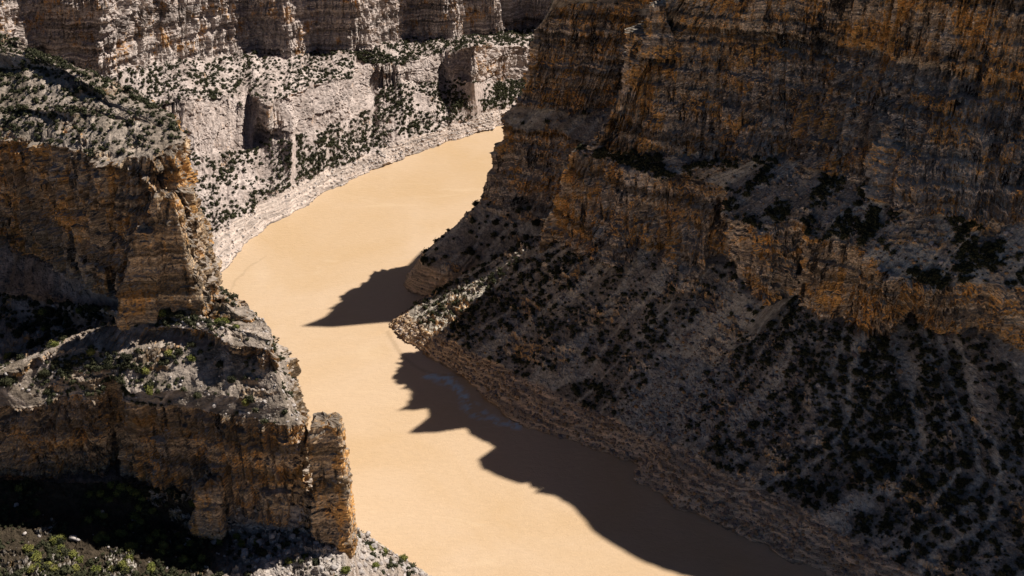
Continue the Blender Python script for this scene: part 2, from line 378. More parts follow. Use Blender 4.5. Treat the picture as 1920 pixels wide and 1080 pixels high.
# ------------------------------------------------------------------ the walls
# far lit wall
A = [
 [('w', -420, 560, -6), ('w', -205, 470, -6), (390, 575, -6), (470, 462, -6), (600, 376, -6), (770, 298, -6), (945, 240, -6), (1100, 190, -6), (1300, 120, -6)],
 [('w', -420, 570, 0), ('w', -210, 480, 0), (385, 570, 0), (415, 520, 0), (470, 455, 0), (530, 410, 0), (600, 370, 0), (690, 325, 0), (770, 293, 0), (850, 265, 0), (945, 235, 0), (1100, 185, 0), (1300, 115, 0)],
 [('w', -430, 600, 9), ('w', -220, 500, 9), (355, 440, 9), (430, 425, 9), (475, 392, 9), (530, 355, 9), (620, 315, 9), (720, 275, 9), (840, 235, 9), (965, 197, 8), (1100, 160, 8), (1300, 90, 8)],
 [('w', -440, 640, 32), ('w', -235, 600, 32), (345, 292, 34), (410, 288, 30), (484, 278, 25), (487, 252, 27), (500, 258, 28), (548, 267, 31), (556, 258, 29), (640, 232, 27), (698, 210, 22), ('y', 702, 180, 752), ('y', 752, 150, 752), ('y', 835, 150, 775), ('y', 850, 150, 768), ('y', 890, 157, 752), ('y', 932, 156, 785), ('y', 950, 154, 787), ('y', 985, 150, 805), (1100, 115, 28), (1300, 60, 28)],
 [('w', -450, 660, 52), ('w', -240, 640, 52), (345, 190, 56), (400, 183, 51), (432, 182, 47), (458, 207, 42), (463, 174, 46), (506, 203, 51), (516, 190, 49), (560, 176, 48), (625, 150, 47), (664, 150, 44), ('y', 668, 120, 762), ('y', 700, 122, 762), ('y', 760, 122, 765), ('y', 832, 98, 790), ('y', 850, 98, 782), ('y', 893, 86, 764), ('y', 934, 88, 800), ('y', 952, 88, 802), ('y', 985, 86, 820), (1100, 60, 44), (1300, 20, 44)],
 [('w', -460, 640, 62), ('w', -330, 600, 66), ('y', 0, 118, 618), ('y', 72, 96, 652), ('y', 82, 112, 654), ('y', 222, 146, 652), ('y', 228, 130, 655), ('y', 262, 124, 672), ('y', 268, 126, 672), ('y', 298, 118, 690), ('y', 312, 122, 690), ('y', 340, 116, 704), ('y', 352, 120, 704), ('y', 371, 113, 716), ('y', 384, 120, 716), ('y', 438, 103, 740), ('y', 446, 107, 740), ('y', 480, 96, 752), ('y', 486, 104, 752), ('y', 553, 107, 750), ('y', 560, 102, 754), ('y', 590, 97, 768), ('y', 596, 96, 770), ('y', 688, 98, 768), ('y', 695, 88, 774), ('y', 732, 80, 800), ('y', 742, 82, 800), ('y', 777, 72, 824), ('y', 784, 76, 825), ('y', 850, 75, 824), ('y', 857, 70, 830), ('y', 897, 66, 850), ('y', 903, 69, 850), ('y', 937, 68, 850), ('y', 945, 64, 855), ('y', 985, 56, 885), (1100, 20, 48), (1300, -20, 48)],
 ('up', 5, 46, 8),
 ('up', 5, 150, 22),
 [('w', -1500, 1100, 215), ('w', -1300, 1500, 215), ('w', -900, 2200, 215), ('w', 200, 2500, 215)],
]
wall('far_canyon_wall', '', M_far, A, ['beach', 'beach', 'talus', 'cliff', 'talus', 'cliff', 'cliff', 'back'], du=.55, dv=.5, seed=1, side=1, amp=.9, big=.5, pxrow=5, rowjit=1.2, saw=[(85, 215), (488, 553), (566, 590), (603, 688), (783, 850), (902, 938)])

# headland, left, with the lit shrubby top
B = [
 [('w', -400, 300, 96), ('w', -260, 300, 98), (-150, 600, 84), (0, 600, 84), (60, 600, 86), (130, 590, 92), (225, 592, 98), (330, 600, 98), (388, 604, 96), ('w', -117, 362, 90), ('w', -144, 412, 80), ('w', -215, 465, 80), ('w', -420, 520, 90)],
 [('w', -400, 320, 116), ('w', -270, 320, 116), (-150, 455, 100), (0, 465, 99), (60, 480, 99), (130, 515, 101), (225, 570, 104), (330, 588, 104), (386, 588, 102), ('w', -104, 352, 100), ('w', -128, 400, 100), ('w', -210, 440, 100), ('w', -420, 480, 100)],
 [('w', -410, 360, 142), ('w', -280, 355, 143), (-150, 262, 143), (0, 272, 144), (60, 262, 147), (130, 278, 150), (200, 298, 153), (280, 292, 156), (335, 262, 158), ('w', -114, 358, 157), ('w', -137, 392, 156), ('w', -215, 430, 152), ('w', -420, 480, 150)],
 [('w', -410, 375, 147), ('w', -285, 375, 147), (-150, 235, 147), (0, 236, 148), (60, 224, 151), (130, 214, 155), (200, 218, 157), (270, 225, 159), (318, 230, 160), ('w', -116, 362, 159), ('w', -140, 390, 158), ('w', -215, 428, 155), ('w', -420, 478, 152)],
 [('w', -410, 385, 152), ('w', -290, 385, 152), (-150, 196, 152), (0, 198, 152), (60, 204, 154), (130, 200, 156), (175, 192, 158), (192, 178, 160), (205, 186, 161), ('w', -142, 386, 160), ('w', -155, 398, 160), ('w', -215, 425, 158), ('w', -420, 476, 155)],
 [('w', -410, 410, 157), ('w', -290, 412, 158), (-150, 120, 158), (0, 112, 158), (60, 118, 160), (100, 115, 162), (140, 128, 163), (160, 150, 163), (170, 160, 163), ('w', -152, 392, 163), ('w', -165, 402, 163), ('w', -220, 430, 162), ('w', -420, 474, 160)],
 [('w', -410, 440, 160), ('w', -290, 444, 161), (-150, 62, 161), (0, 62, 162), (20, 75, 163), (40, 95, 163), (60, 104, 164), (75, 108, 164), (85, 110, 164), ('w', -178, 413, 164), ('w', -190, 420, 164), ('w', -230, 440, 163), ('w', -420, 475, 162)],
 [('w', -430, 540, 110), ('w', -300, 520, 110), ('w', -240, 500, 110), ('w', -215, 470, 110), ('w', -230, 480, 100), ('w', -430, 540, 90)],
]
wall('headland_cliff', '', M_left, B, ['talus', 'cliff', 'talus', 'talus', 'talus', 'talus', 'back'], du=.42, dv=.42, seed=2, side=1, plan=True, amp=.95, big=.45, rowjit=.6, flute=1.2)
Bsk = [[('w', -400, 480, 60), ('w', -200, 465, 70), ('w', -110, 430, 70), ('w', -80, 370, 70), (392, 604, 60), (330, 600, 60)]]

# lower cliff of the headland with its terraces
Cc = [
 [(-200, 990, 34), (0, 985, 36), (100, 970, 37), (230, 965, 36), (300, 975, 34), (380, 990, 33), (470, 1005, 32), (600, 1010, 30), ('w', -64, 299, 28), ('w', -66, 322, 10), ('w', -76, 350, -5), ('w', -112, 410, -5), ('w', -170, 480, -5)],
 [(-200, 880, 42), (0, 890, 42), (100, 900, 41), (205, 895, 40), (216, 860, 42), (232, 865, 42), (240, 900, 41), (300, 930, 39), (380, 960, 37), (470, 975, 36), (584, 985, 35), ('w', -68, 299, 34), ('w', -70, 318, 34), ('w', -82, 350, 34), ('w', -124, 400, 30), ('w', -180, 450, 10)],
 [(-200, 770, 84), (0, 762, 84), (95, 760, 83), (102, 742, 84), (195, 745, 84), (214, 690, 88), (222, 690, 88), (230, 755, 83), (300, 765, 82), (400, 778, 82), (500, 790, 82), (569, 800, 81), ('w', -71, 300, 80), ('w', -75, 318, 78), ('w', -89, 350, 78), ('w', -130, 395, 70), ('w', -200, 440, 50)],
 [(-200, 715, 92), (0, 728, 90), (60, 705, 91), (140, 712, 89), (200, 700, 90), (250, 735, 87), (330, 735, 88), (420, 735, 89), (500, 750, 87), (546, 768, 85), ('w', -76, 304, 84), ('w', -80, 316, 84), ('w', -92, 345, 82), ('w', -135, 385, 80), ('w', -210, 430, 70)],
 [(-200, 700, 95), (0, 718, 92), (60, 690, 94), (140, 650, 97), (240, 660, 96), (330, 650, 97), (400, 652, 97), (450, 665, 97), (490, 690, 95), (520, 705, 94), ('w', -76, 308, 93), ('w', -82, 320, 93), ('w', -100, 345, 92), ('w', -140, 380, 90), ('w', -215, 425, 85)],
 [(-200, 690, 97), (0, 706, 94), (60, 675, 96), (140, 630, 99), (215, 608, 101), (300, 612, 102), (380, 620, 103), (420, 640, 103), (470, 655, 102), (516, 662, 101), ('w', -78, 311, 101), ('w', -84, 322, 101), ('w', -102, 345, 100), ('w', -142, 376, 98), ('w', -220, 420, 90)],
 [(-200, 672, 92), (0, 690, 87), (60, 655, 88), (140, 612, 92), (217, 596, 99), (300, 603, 102), (380, 598, 104.5), (425, 612, 104), (470, 632, 103.5), (510, 645, 102), ('w', -80, 315, 102), ('w', -87, 324, 102), ('w', -104, 345, 101), ('w', -145, 372, 99), ('w', -222, 415, 92)],
 [(-200, 560, 94), (0, 560, 94), (60, 560, 96), (140, 570, 98), (215, 582, 103), (300, 588, 104), (375, 592, 104), (405, 598, 103), ('w', -100, 330, 102), ('w', -105, 338, 102), ('w', -112, 348, 101), ('w', -150, 368, 99), ('w', -225, 410, 94)],
]
wall('lower_headland_cliff', '', M_left, Cc, ['talus', 'cliff', 'talus', 'bench', 'cliff', 'talus', 'talus'], du=.36, dv=.36, seed=3, side=1, plan=True, amp=.8, big=.6, rowjit=.5)

# nearest slope, bottom left
D = [
 [('w', -260, 150, 30), ('w', -160, 140, 20), ('w', -60, 160, -4), ('w', -22, 200, -4), ('w', -12, 260, -4), (835, 1090, -4), (750, 1038, -4), (672, 1000, -4), ('w', -68, 345, -4), ('w', -96, 400, -4)],
 [('w', -260, 180, 34), ('w', -160, 170, 28), ('w', -80, 190, 10), ('w', -40, 220, 4), ('w', -30, 262, 3), (815, 1085, 1), (735, 1034, 1), (668, 1000, 2), ('w', -70, 343, 1), ('w', -98, 398, 1)],
 [('w', -260, 220, 38), ('w', -170, 220, 34), ('w', -120, 225, 26), ('w', -70, 235, 20), ('w', -52, 262, 16), (720, 1060, 11), (690, 1018, 10), (660, 996, 12), ('w', -72, 335, 10), ('w', -100, 390, 10)],
 [(-300, 1085, 42), (0, 1085, 40), (180, 1090, 37), (330, 1085, 33), (440, 1060, 31), (560, 1040, 31), (640, 1003, 32), (655, 994, 28), ('w', -74, 325, 20), ('w', -102, 380, 20)],
 [(-300, 960, 42), (0, 960, 40), (180, 965, 38), (330, 985, 33), (440, 1003, 32), (560, 1000, 33), (625, 992, 34), ('w', -64, 303, 33), ('w', -78, 322, 26), ('w', -108, 370, 26)],
 [(-300, 900, 46), (0, 900, 44), (180, 905, 44), (330, 925, 43), (440, 945, 42), (560, 955, 42), (600, 960, 42), ('w', -75, 310, 40), ('w', -100, 360, 40)],
]
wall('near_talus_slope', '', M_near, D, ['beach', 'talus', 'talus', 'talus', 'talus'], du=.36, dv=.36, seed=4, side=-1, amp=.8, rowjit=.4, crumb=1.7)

# right, farther promontory
E1 = [
 [('w', 330, 800, -6), ('w', 110, 690, -6), ('w', 10, 640, -6), ('w', -45, 575, -6), (752, 540, -6), (790, 562, -6), ('w', -20, 498, -6), ('w', 40, 470, -6)],
 [('w', 330, 790, 0), ('w', 110, 680, 0), ('w', 15, 630, 0), ('w', -40, 572, 0), (757, 522, 0), (757, 545, 0), (795, 556, 0), ('w', -15, 502, 0), ('w', 40, 475, 0)],
 [('w', 330, 770, 12), ('w', 115, 665, 12), ('w', 25, 612, 12), ('w', -25, 565, 12), (800, 470, 12), (792, 498, 12), (830, 515, 12), (880, 500, 15), ('w', 45, 480, 20)],
 [('w', 330, 740, 40), ('w', 125, 640, 40), ('w', 45, 600, 40), ('w', 0, 565, 40), (902, 376, 40), (930, 385, 40), (985, 392, 42), (1045, 400, 46), ('w', 55, 490, 50)],
 [('w', 335, 730, 78), ('w', 130, 625, 78), ('w', 50, 590, 78), ('w', 5, 572, 80), (947, 212, 84), (957, 240, 78), (1000, 245, 78), (1060, 250, 78), ('w', 62, 515, 80)],
 [('w', 335, 720, 90), ('w', 135, 615, 90), ('w', 55, 588, 90), ('w', 10, 573, 90), (966, 200, 89), (1000, 202, 88), (1060, 208, 88), (1130, 212, 88), ('w', 75, 525, 90)],
 [('w', 340, 700, 140), ('w', 140, 600, 140), ('w', 70, 582, 140), ('w', 28, 575, 140), (1006, 60, 124), (1040, 8, 140), (1110, 6, 141), (1175, 20, 139), (1230, 30, 137), ('w', 95, 535, 140)],
 [('w', 345, 690, 146), ('w', 145, 592, 146), ('w', 80, 580, 146), ('w', 40, 578, 146), (1042, -4, 144), (1110, -8, 146), (1180, 0, 144), (1235, 5, 144), ('w', 105, 545, 146)],
 [('w', 360, 660, 235), ('w', 190, 600, 235), ('s', 790, 470, 168), ('s', 757, 505, 172), ('s', 738, 528, 174), ('s', 712, 548, 178), ('s', 655, 578, 184), ('s', 563, 612, 212), ('s', 620, 614, 186), ('s', 670, 607, 190), ('s', 722, 604, 195), ('w', 128, 549, 195), ('w', 160, 535, 205)],
 [('w', 460, 700, 228), ('w', 300, 640, 230), ('w', 200, 610, 225), ('w', 170, 595, 225), ('w', 165, 580, 225), ('w', 165, 575, 225), ('w', 170, 565, 225), ('w', 200, 545, 215)],
]
wall('middle_promontory_cliff', '', M_right, E1, ['beach', 'beach', 'talus', 'cliff', 'talus', 'cliff', 'talus', 'cliff', 'back'], du=.6, dv=.6, seed=5, side=-1, amp=.9, big=.8, keep=(8,), nearkeys=(8, 9), crumb=1.4)

# right, big near wall with the long talus apron
E2 = [
 [('w', 60, 530, -5), (800, 548, -5), (718, 602, -5), (712, 612, -5), (735, 632, -5), (800, 672, -5), (845, 702, -5), (900, 735, -5), (898, 760, -5), (980, 812, -5), (1120, 856, -5), (1180, 888, -5), (1190, 912, -5), (1330, 985, -5), (1510, 1090, -5), ('w', 190, 230, -5), ('w', 260, 150, -5)],
 [('w', 60, 525, 2), (805, 552, 0), (725, 604, 0), (722, 611, 0, .16), (740, 626, 0), (800, 666, 0), (845, 693, 0, .26), (905, 728, 0), (906, 752, 0), (985, 803, 0, .38), (1060, 820, 0), (1125, 850, 0), (1187, 876, 0, .50), (1197, 905, 0), (1260, 946, 0), (1335, 975, 0, .60), (1430, 1020, 0), (1520, 1080, 0, .72), ('w', 195, 240, 0), ('w', 265, 160, 0)],
 [('w', 60, 520, 10), (815, 548, 7), (770, 582, 7), (768, 590, 7, .16), (800, 615, 8), (850, 648, 9), (880, 660, 9, .26), (950, 690, 9), (1010, 725, 9), (1090, 760, 9, .38), (1150, 790, 9), (1210, 815, 9), (1260, 830, 9, .50), (1310, 860, 9), (1370, 895, 9), (1450, 930, 9, .60), (1560, 985, 9), (1700, 1060, 9, .72), ('w', 215, 255, 9), ('w', 285, 180, 9)],
 [('w', 60, 512, 30), (850, 528, 20), (885, 508, 24), (890, 512, 24, .16), (915, 530, 24), (945, 555, 24), (980, 580, 24, .26), (1040, 600, 26), (1110, 620, 28), (1170, 640, 29, .38), (1240, 660, 30), (1310, 680, 30), (1380, 700, 30, .50), (1440, 740, 30), (1520, 780, 30), (1600, 800, 30, .60), (1720, 840, 30), (1860, 900, 30, .72), ('w', 245, 285, 30), ('w', 315, 210, 30)],
 [('w', 80, 505, 50), (1050, 425, 46), (1036, 432, 47), (1034, 440, 47, .16), (1036, 450, 47), (1060, 466, 48), (1100, 480, 50, .26), (1160, 490, 54), (1190, 470, 57), (1240, 478, 60), (1258, 498, 58), (1300, 508, 60, .38), (1345, 486, 63), (1378, 500, 62), (1388, 548, 58), (1440, 572, 57), (1500, 545, 59, .50), (1505, 565, 58), (1550, 600, 56), (1600, 624, 55, .60), (1660, 630, 55), (1700, 600, 58), (1785, 630, 58, .72), (1850, 640, 60), (1920, 680, 60), ('w', 290, 300, 60), ('w', 360, 240, 60)],
 [('w', 100, 507, 92), (1090, 278, 93), (1076, 279, 93), (1076, 281, 93, .16), (1082, 284, 93), (1120, 292, 93, .26), (1170, 304, 94), (1215, 326, 93), (1250, 336, 93), (1262, 318, 96), (1325, 334, 95, .38), (1350, 352, 94), (1366, 402, 91), (1420, 422, 91), (1440, 436, 90), (1455, 418, 93), (1510, 425, 94, .50), (1530, 448, 94), (1570, 450, 96), (1620, 475, 96, .60), (1690, 520, 93), (1760, 540, 90), (1800, 530, 92, .72), (1860, 525, 94), (1920, 530, 94), ('w', 290, 312, 94), ('w', 365, 250, 94)],
 [('w', 120, 510, 98), (1125, 272, 96), (1116, 276, 96), (1116, 278, 96, .16), (1130, 282, 96), (1160, 286, 97), (1200, 290, 98, .26), (1280, 298, 100), (1350, 305, 103), (1420, 300, 108, .38), (1480, 294, 112), (1540, 312, 114), (1600, 330, 114, .50), (1645, 345, 114), (1655, 375, 112), (1700, 392, 112, .60), (1760, 402, 112), (1850, 410, 112), (1920, 415, 112, .72), ('w', 290, 325, 112), ('w', 370, 265, 112)],
 [('w', 135, 512, 140), (1222, 66, 145), (1202, 84, 141), (1196, 108, 138, .16), (1208, 90, 141), (1228, 76, 144), (1256, 72, 146, .26), (1310, 75, 148), (1380, 66, 151), (1440, 72, 152, .38), (1500, 80, 152), (1560, 78, 154), (1640, 98, 154, .50), (1690, 115, 153), (1752, 130, 153, .60), (1810, 140, 153), (1870, 155, 152), (1984, 175, 151, .72), ('w', 300, 330, 152), ('w', 375, 270, 152)],
 ('up', 7, 5, 3.5),
 [('w', 190, 525, 200), ('w', 150, 512, 190), ('s', 835, 695, 176, .10), ('s', 800, 702, 180), ('s', 830, 716, 178), ('s', 800, 740, 178), ('s', 745, 770, 186), ('s', 800, 763, 176), ('s', 803, 782, 177), ('s', 765, 812, 186, .24), ('s', 812, 812, 182), ('s', 870, 800, 174), ('s', 882, 816, 177), ('s', 928, 838, 174), ('s', 895, 862, 186, .34), ('s', 905, 880, 186), ('s', 940, 896, 186), ('s', 975, 908, 184), ('s', 1042, 899, 174), ('s', 1000, 924, 186, .44), ('s', 1040, 930, 184), ('s', 1072, 950, 186), ('s', 1095, 976, 188), ('s', 1110, 996, 190), ('s', 1150, 1022, 190), ('s', 1200, 1050, 190), ('s', 1240, 1066, 190), ('s', 1310, 1082, 188, .60), ('s', 1420, 1110, 190), ('s', 1600, 1190, 200, .8), ('w', 400, 280, 240)],
 [('w', 210, 535, 212), ('w', 220, 530, 225), ('w', 250, 520, 230), ('w', 300, 480, 235), ('w', 400, 420, 235), ('w', 500, 380, 240)],
]
wall('great_canyon_wall', '', M_right, E2, ['beach', 'beach', 'talus', 'talus', 'cliff', 'bench', 'cliff', 'block', 'cliff', 'back'], du=.55, dv=.5, seed=6, side=-1, amp=.95, big=1.1, flute=1.2, keep=(9,), nearkeys=(9, 10), crumb=1.4)

# ------------------------------------------------------------------ tags
def tag(o, label=None, cat=None, group=None, kind=None):
    if label: o['label'] = label
    if cat: o['category'] = cat
    if group: o['group'] = group
    if kind: o['kind'] = kind
    return o

# ------------------------------------------------------------------ free-standing rock towers
def tower(name, label, cat, prof, mat, seed, yc=None, dstep=.4, rough=1.0, group=None, lean=0, parent=None):
    """prof: [(px_left, px_right, py, z, depth_ratio)] from base to top"""
    pts = []
    for (a, b, py, z, dr) in prof:
        x0, y0, _ = P(a, py, z); x1, y1, _ = P(b, py, z)
        pts.append(((x0 + x1) / 2, y0, z, (x1 - x0) / 2, (x1 - x0) / 2 * dr))
    y0 = pts[0][1] if yc is None else yc
    pts = [((p[0]), y0 + lean * (p[2] - pts[0][2]), p[2], p[3] * 1.0, p[4]) for p in pts]
    # widths were measured at another depth: rescale to the tower's own depth
    q = []
    for (a, b, py, z, dr), p in zip(prof, pts):
        d = p[1] * cp - (z - H) * sp_
        x0 = (a - 960) / F * d; x1 = (b - 960) / F * d
        q.append(((x0 + x1) / 2, p[1], z, (x1 - x0) / 2, (x1 - x0) / 2 * dr))
    q = np.array(q); zz = np.arange(q[0, 2] - 4, q[-1, 2], dstep)
    cx, cy, hx, hy = [np.interp(zz, q[:, 2], q[:, i]) for i in (0, 1, 3, 4)]
    na = int(max(24, 2 * math.pi * hx.max() / dstep)); th = np.linspace(0, 2 * math.pi, na, endpoint=False)
    ct, st = np.cos(th), np.sin(th); rr = (np.abs(ct) ** 9 + np.abs(st) ** 9) ** (-1 / 9)
    X = cx[:, None] + hx[:, None] * (ct * rr)[None]; Y = cy[:, None] + hy[:, None] * (st * rr)[None]; Z = zz[:, None] + 0 * X
    sd = seed * 7.7; nx_, ny_ = ct[None] + 0 * X, st[None] + 0 * X
    d = 1.1 * fbm(X / 6 + sd, Y / 6, Z / 9, 3) + .6 * fbm(X / 1.6 + sd, Y / 1.6, Z / 1.3, 4, .65)
    for h, a in ((5.2, .55), (1.7, .3)):
        qq = Z / h + .6 * vn(X / 4, Y / 4, Z / 5 + sd); i = np.floor(qq)
        jb = np.floor(X / h * .9 + hsh(i, i + 2) * 3) + 7 * np.floor(Y / h * .9)
        d = d + a * 1.3 * hsh(i * 3 + seed, jb) - a * .3 * (qq - i)
    f = vn(X / 3.5 + sd, Y / 3.5, Z / 25); d = d + 1.1 * (np.sqrt(np.abs(f)) - .5)
    sc = min(1, hx.mean() / 4) * rough
    X = X + nx_ * d * sc; Y = Y + ny_ * d * sc
    Zt = Z.copy()
    G = [np.stack([X, Y, Zt], -1)]
    for k in (.75, .45, .15, 0.0):                       # the broken top
        x_ = cx[-1] + (X[-1] - cx[-1]) * k; y_ = cy[-1] + (Y[-1] - cy[-1]) * k
        z_ = zz[-1] + .5 + 1.6 * sc * fbm(x_ / 2.2, y_ / 2.2, x_ * 0 + sd, 3, .6)
        G.append(np.stack([x_, y_, z_], -1)[None])
    G = np.concatenate(G, 0); G = np.concatenate([G, G[:, :1]], 1)
    o = grid_mesh(name, G, {'cliff': np.full(G.shape[:2], 1.0), 'beach': np.zeros(G.shape[:2])}, mat)
    tag(o, label, cat, group)
    return o
tower('rock_pinnacle', 'tall layered rock pinnacle split off the end of the lower cliff beside the water', 'rock pinnacle',
      [(592, 666, 1000, 29, .8), (590, 664, 960, 38, .8), (589, 657, 900, 52, .8), (586, 653, 860, 63, .8), (584, 646, 820, 74, .8), (585, 640, 797, 81, .8)], M_left, 11, yc=294)
tower('rock_pinnacle', 'orange rock pillar with a pale flat cap at the tip of the shrubby headland', 'rock pinnacle',
      [(296, 390, 590, 102, .5), (294, 380, 540, 112, .5), (290, 354, 470, 124, .5), (285, 346, 425, 134, .6), (288, 340, 390, 141, .7), (292, 330, 364, 147, .7)], M_left, 12, yc=325)
tower('rock_pinnacle', 'short rock pillar with a crumbly top leaning on the taller pillar of the headland', 'rock pinnacle',
      [(225, 300, 585, 101, .5), (228, 296, 500, 115, .5), (250, 300, 450, 126, .6), (254, 286, 405, 136, .7)], M_left, 13, yc=322)
tower('rock_pinnacle', 'squat orange buttress standing against the foot of the lower left cliff', 'rock pinnacle',
      [(364, 420, 962, 36, .8), (366, 418, 920, 45, .8), (371, 416, 885, 52, .8), (376, 412, 874, 55, .8)], M_left, 14, yc=294.5)
tower('rock_pinnacle', 'pointed rock spire rising over the ledge of the great shaded wall', 'rock pinnacle',
      [(1196, 1262, 75, 144, .8), (1208, 1258, 45, 150, .8), (1214, 1250, 15, 157, .7), (1222, 1244, -12, 163, .7)], M_right, 15, yc=486)
tower('rock_outcrop', 'pale lit rock knob at the top of the sunlit spur below the great wall', 'rock',
      [(1012, 1040, 452, 44, .9), (1014, 1036, 436, 48, .9), (1018, 1032, 428, 51, .9)], M_left, 16, yc=484)
tower('rock_stack', 'small dark stack of rocks on the left ridge against the river', 'rock',
      [(392, 488, 618, 99, .35), (394, 470, 606, 103, .35), (400, 440, 595, 105.5, .4), (402, 424, 584, 108, .5)], M_left, 17, yc=322)

# ------------------------------------------------------------------ shrubs
def leafy(nleaf, seed, core=1, lsize=.34, ico=1):
    r = np.random.RandomState(seed)
    import bmesh
    V_, F_ = [], []
    if core:
        bm = bmesh.new(); bmesh.ops.create_icosphere(bm, subdivisions=ico, radius=.72)
        for v in bm.verts:
            n = mnoise.noise(v.co * 1.7 + Vector((seed * 3.1, 0, 0)))
            v.co *= 1 + .55 * n; v.co.z = v.co.z * .85 + .62
        V_ += [tuple(v.co) for v in bm.verts]; F_ += [[v.index for v in f.verts] for f in bm.faces]; bm.free()
    for i in range(nleaf):
        d = r.normal(size=3); d /= np.linalg.norm(d); rad = .62 + .42 * r.rand()
        n = mnoise.noise(Vector(d * 1.7) + Vector((seed * 3.1, 0, 0)))
        c = d * rad * (1 + .5 * n); c[2] = c[2] * .85 + .62
        if c[2] < .02: c[2] = .02 + .2 * r.rand()
        a = r.normal(size=3); a /= np.linalg.norm(a); b = np.cross(a, r.normal(size=3)); b /= np.linalg.norm(b)
        s_ = lsize * (.6 + .8 * r.rand()); k = len(V_)
        V_ += [tuple(c - a * s_ - b * s_ * .5), tuple(c + a * s_ - b * s_ * .4), tuple(c + b * s_ * .8)]
        F_.append([k, k + 1, k + 2])
    return np.array(V_, np.float32), F_
def tri_mesh(name, Vv, Ff, mat, attrs=None):
    me = bpy.data.meshes.new(name); T = np.ascontiguousarray(Ff, np.int32)
    me.vertices.add(len(Vv)); me.vertices.foreach_set('co', np.ascontiguousarray(Vv, np.float32).ravel())
    me.loops.add(T.size); me.loops.foreach_set('vertex_index', T.ravel())
    me.polygons.add(len(T)); me.polygons.foreach_set('loop_start', np.arange(0, T.size, 3, dtype=np.int32))
    me.polygons.foreach_set('loop_total', np.full(len(T), 3, np.int32))
    me.update(calc_edges=True)
    for k, a in (attrs or {}).items(): set_attr(me, k, a)
    me.materials.append(mat); return me
def leaf_mat(name, c1, c2):
    m, nt, b = newmat(name); n = NB(nt)
    oi = nt.nodes.new('ShaderNodeObjectInfo')
    f = n.math('ADD', n.noise(.15, (1, 1, 1), 2, .5), n.math('MULTIPLY', n.math('SUBTRACT', oi.outputs['Random'], .5), .3))
    c = n.mix(n.ramp(f, [(.38, 0), (.62, 1)]), c1, c2)
    n.lk(n.mix(1.0, c, n.ramp(n.noise(2.2, (1, 1, 1), 3, .7), [(.3, .6), (.7, 1.4)]), 'MULTIPLY'), b.inputs['Base Color'])
    return m
M_jun = leaf_mat('juniper_green', (.030, .032, .018), (.052, .052, .026))
M_sage = leaf_mat('yellow_green_leaves', (.13, .14, .035), (.19, .18, .05))
M_bark = leaf_mat('bark', (.10, .075, .055), (.14, .11, .08))

def stones_mat():
    m, nt, b = newmat('loose_stone'); n = NB(nt)
    oi = nt.nodes.new('ShaderNodeObjectInfo')
    t = n.math('ADD', n.attr('tone'), n.math('MULTIPLY', oi.outputs['Random'], n.attr('byobj')))
    c = n.ramp(t, [(0, (.16, .13, .12)), (.35, (.28, .22, .19)), (.6, (.40, .24, .11)), (.75, (.36, .32, .30)), (1, (.55, .48, .44))])
    n.lk(n.mix(1.0, c, n.ramp(n.noise(2.0, (1, 1, 1.5), 4, .7), [(.3, .6), (.7, 1.2)]), 'MULTIPLY'), b.inputs['Base Color'])
    return m
M_stone = stones_mat()

def face_nz(G):
    gu = np.gradient(blur(blur(G, 2, 0), 2, 1), axis=1); gv = np.gradient(blur(blur(G, 2, 0), 2, 1), axis=0)
    n = np.cross(gu, gv); return np.abs(n[..., 2]) / (np.linalg.norm(n, axis=2) + 1e-9)
def scatter(wname, n, rmin, rmax, dens=None, seed=1, vmin=0, vmax=99, nzmin=.5, clump=.0, beach=False, inframe=True):
    W = WALLS[wname]; G = W['G']; r = np.random.RandomState(seed)
    if 'nz' not in W: W['nz'] = face_nz(G)
    wgt = (W['nz'] > nzmin).astype(float) * ((W['wt'] > .35) if not beach else (W['wb'] > .5))
    if not beach: wgt = wgt * (W['wb'] < .3)
    wgt *= ((W['V'] >= vmin) & (W['V'] <= vmax))[:, None]
    wgt *= G[..., 2] > .3
    px, py, d = proj(G)
    if inframe: wgt *= (px > -120) & (px < 2040) & (py > -60) & (py < 1180)
    if clump: wgt *= sstep(-clump, .45, fbm(G[..., 0] / 9 + seed, G[..., 1] / 9, G[..., 2] / 9, 3))
    if dens is not None: wgt = wgt * dens(G, px, py, W)
    cdf = np.cumsum(wgt.ravel()); 
    if cdf[-1] <= 0: return np.zeros((0, 3)), np.zeros(0)
    ii = np.unique(np.searchsorted(cdf, r.rand(n) * cdf[-1]).clip(0, wgt.size - 1))
    r.shuffle(ii)
    pos = G.reshape(-1, 3)[ii] + r.uniform(-.3, .3, (len(ii), 3)) * [1, 1, 0]
    rad = rmin + (rmax - rmin) * r.rand(len(ii)) ** 2.2
    return pos, rad
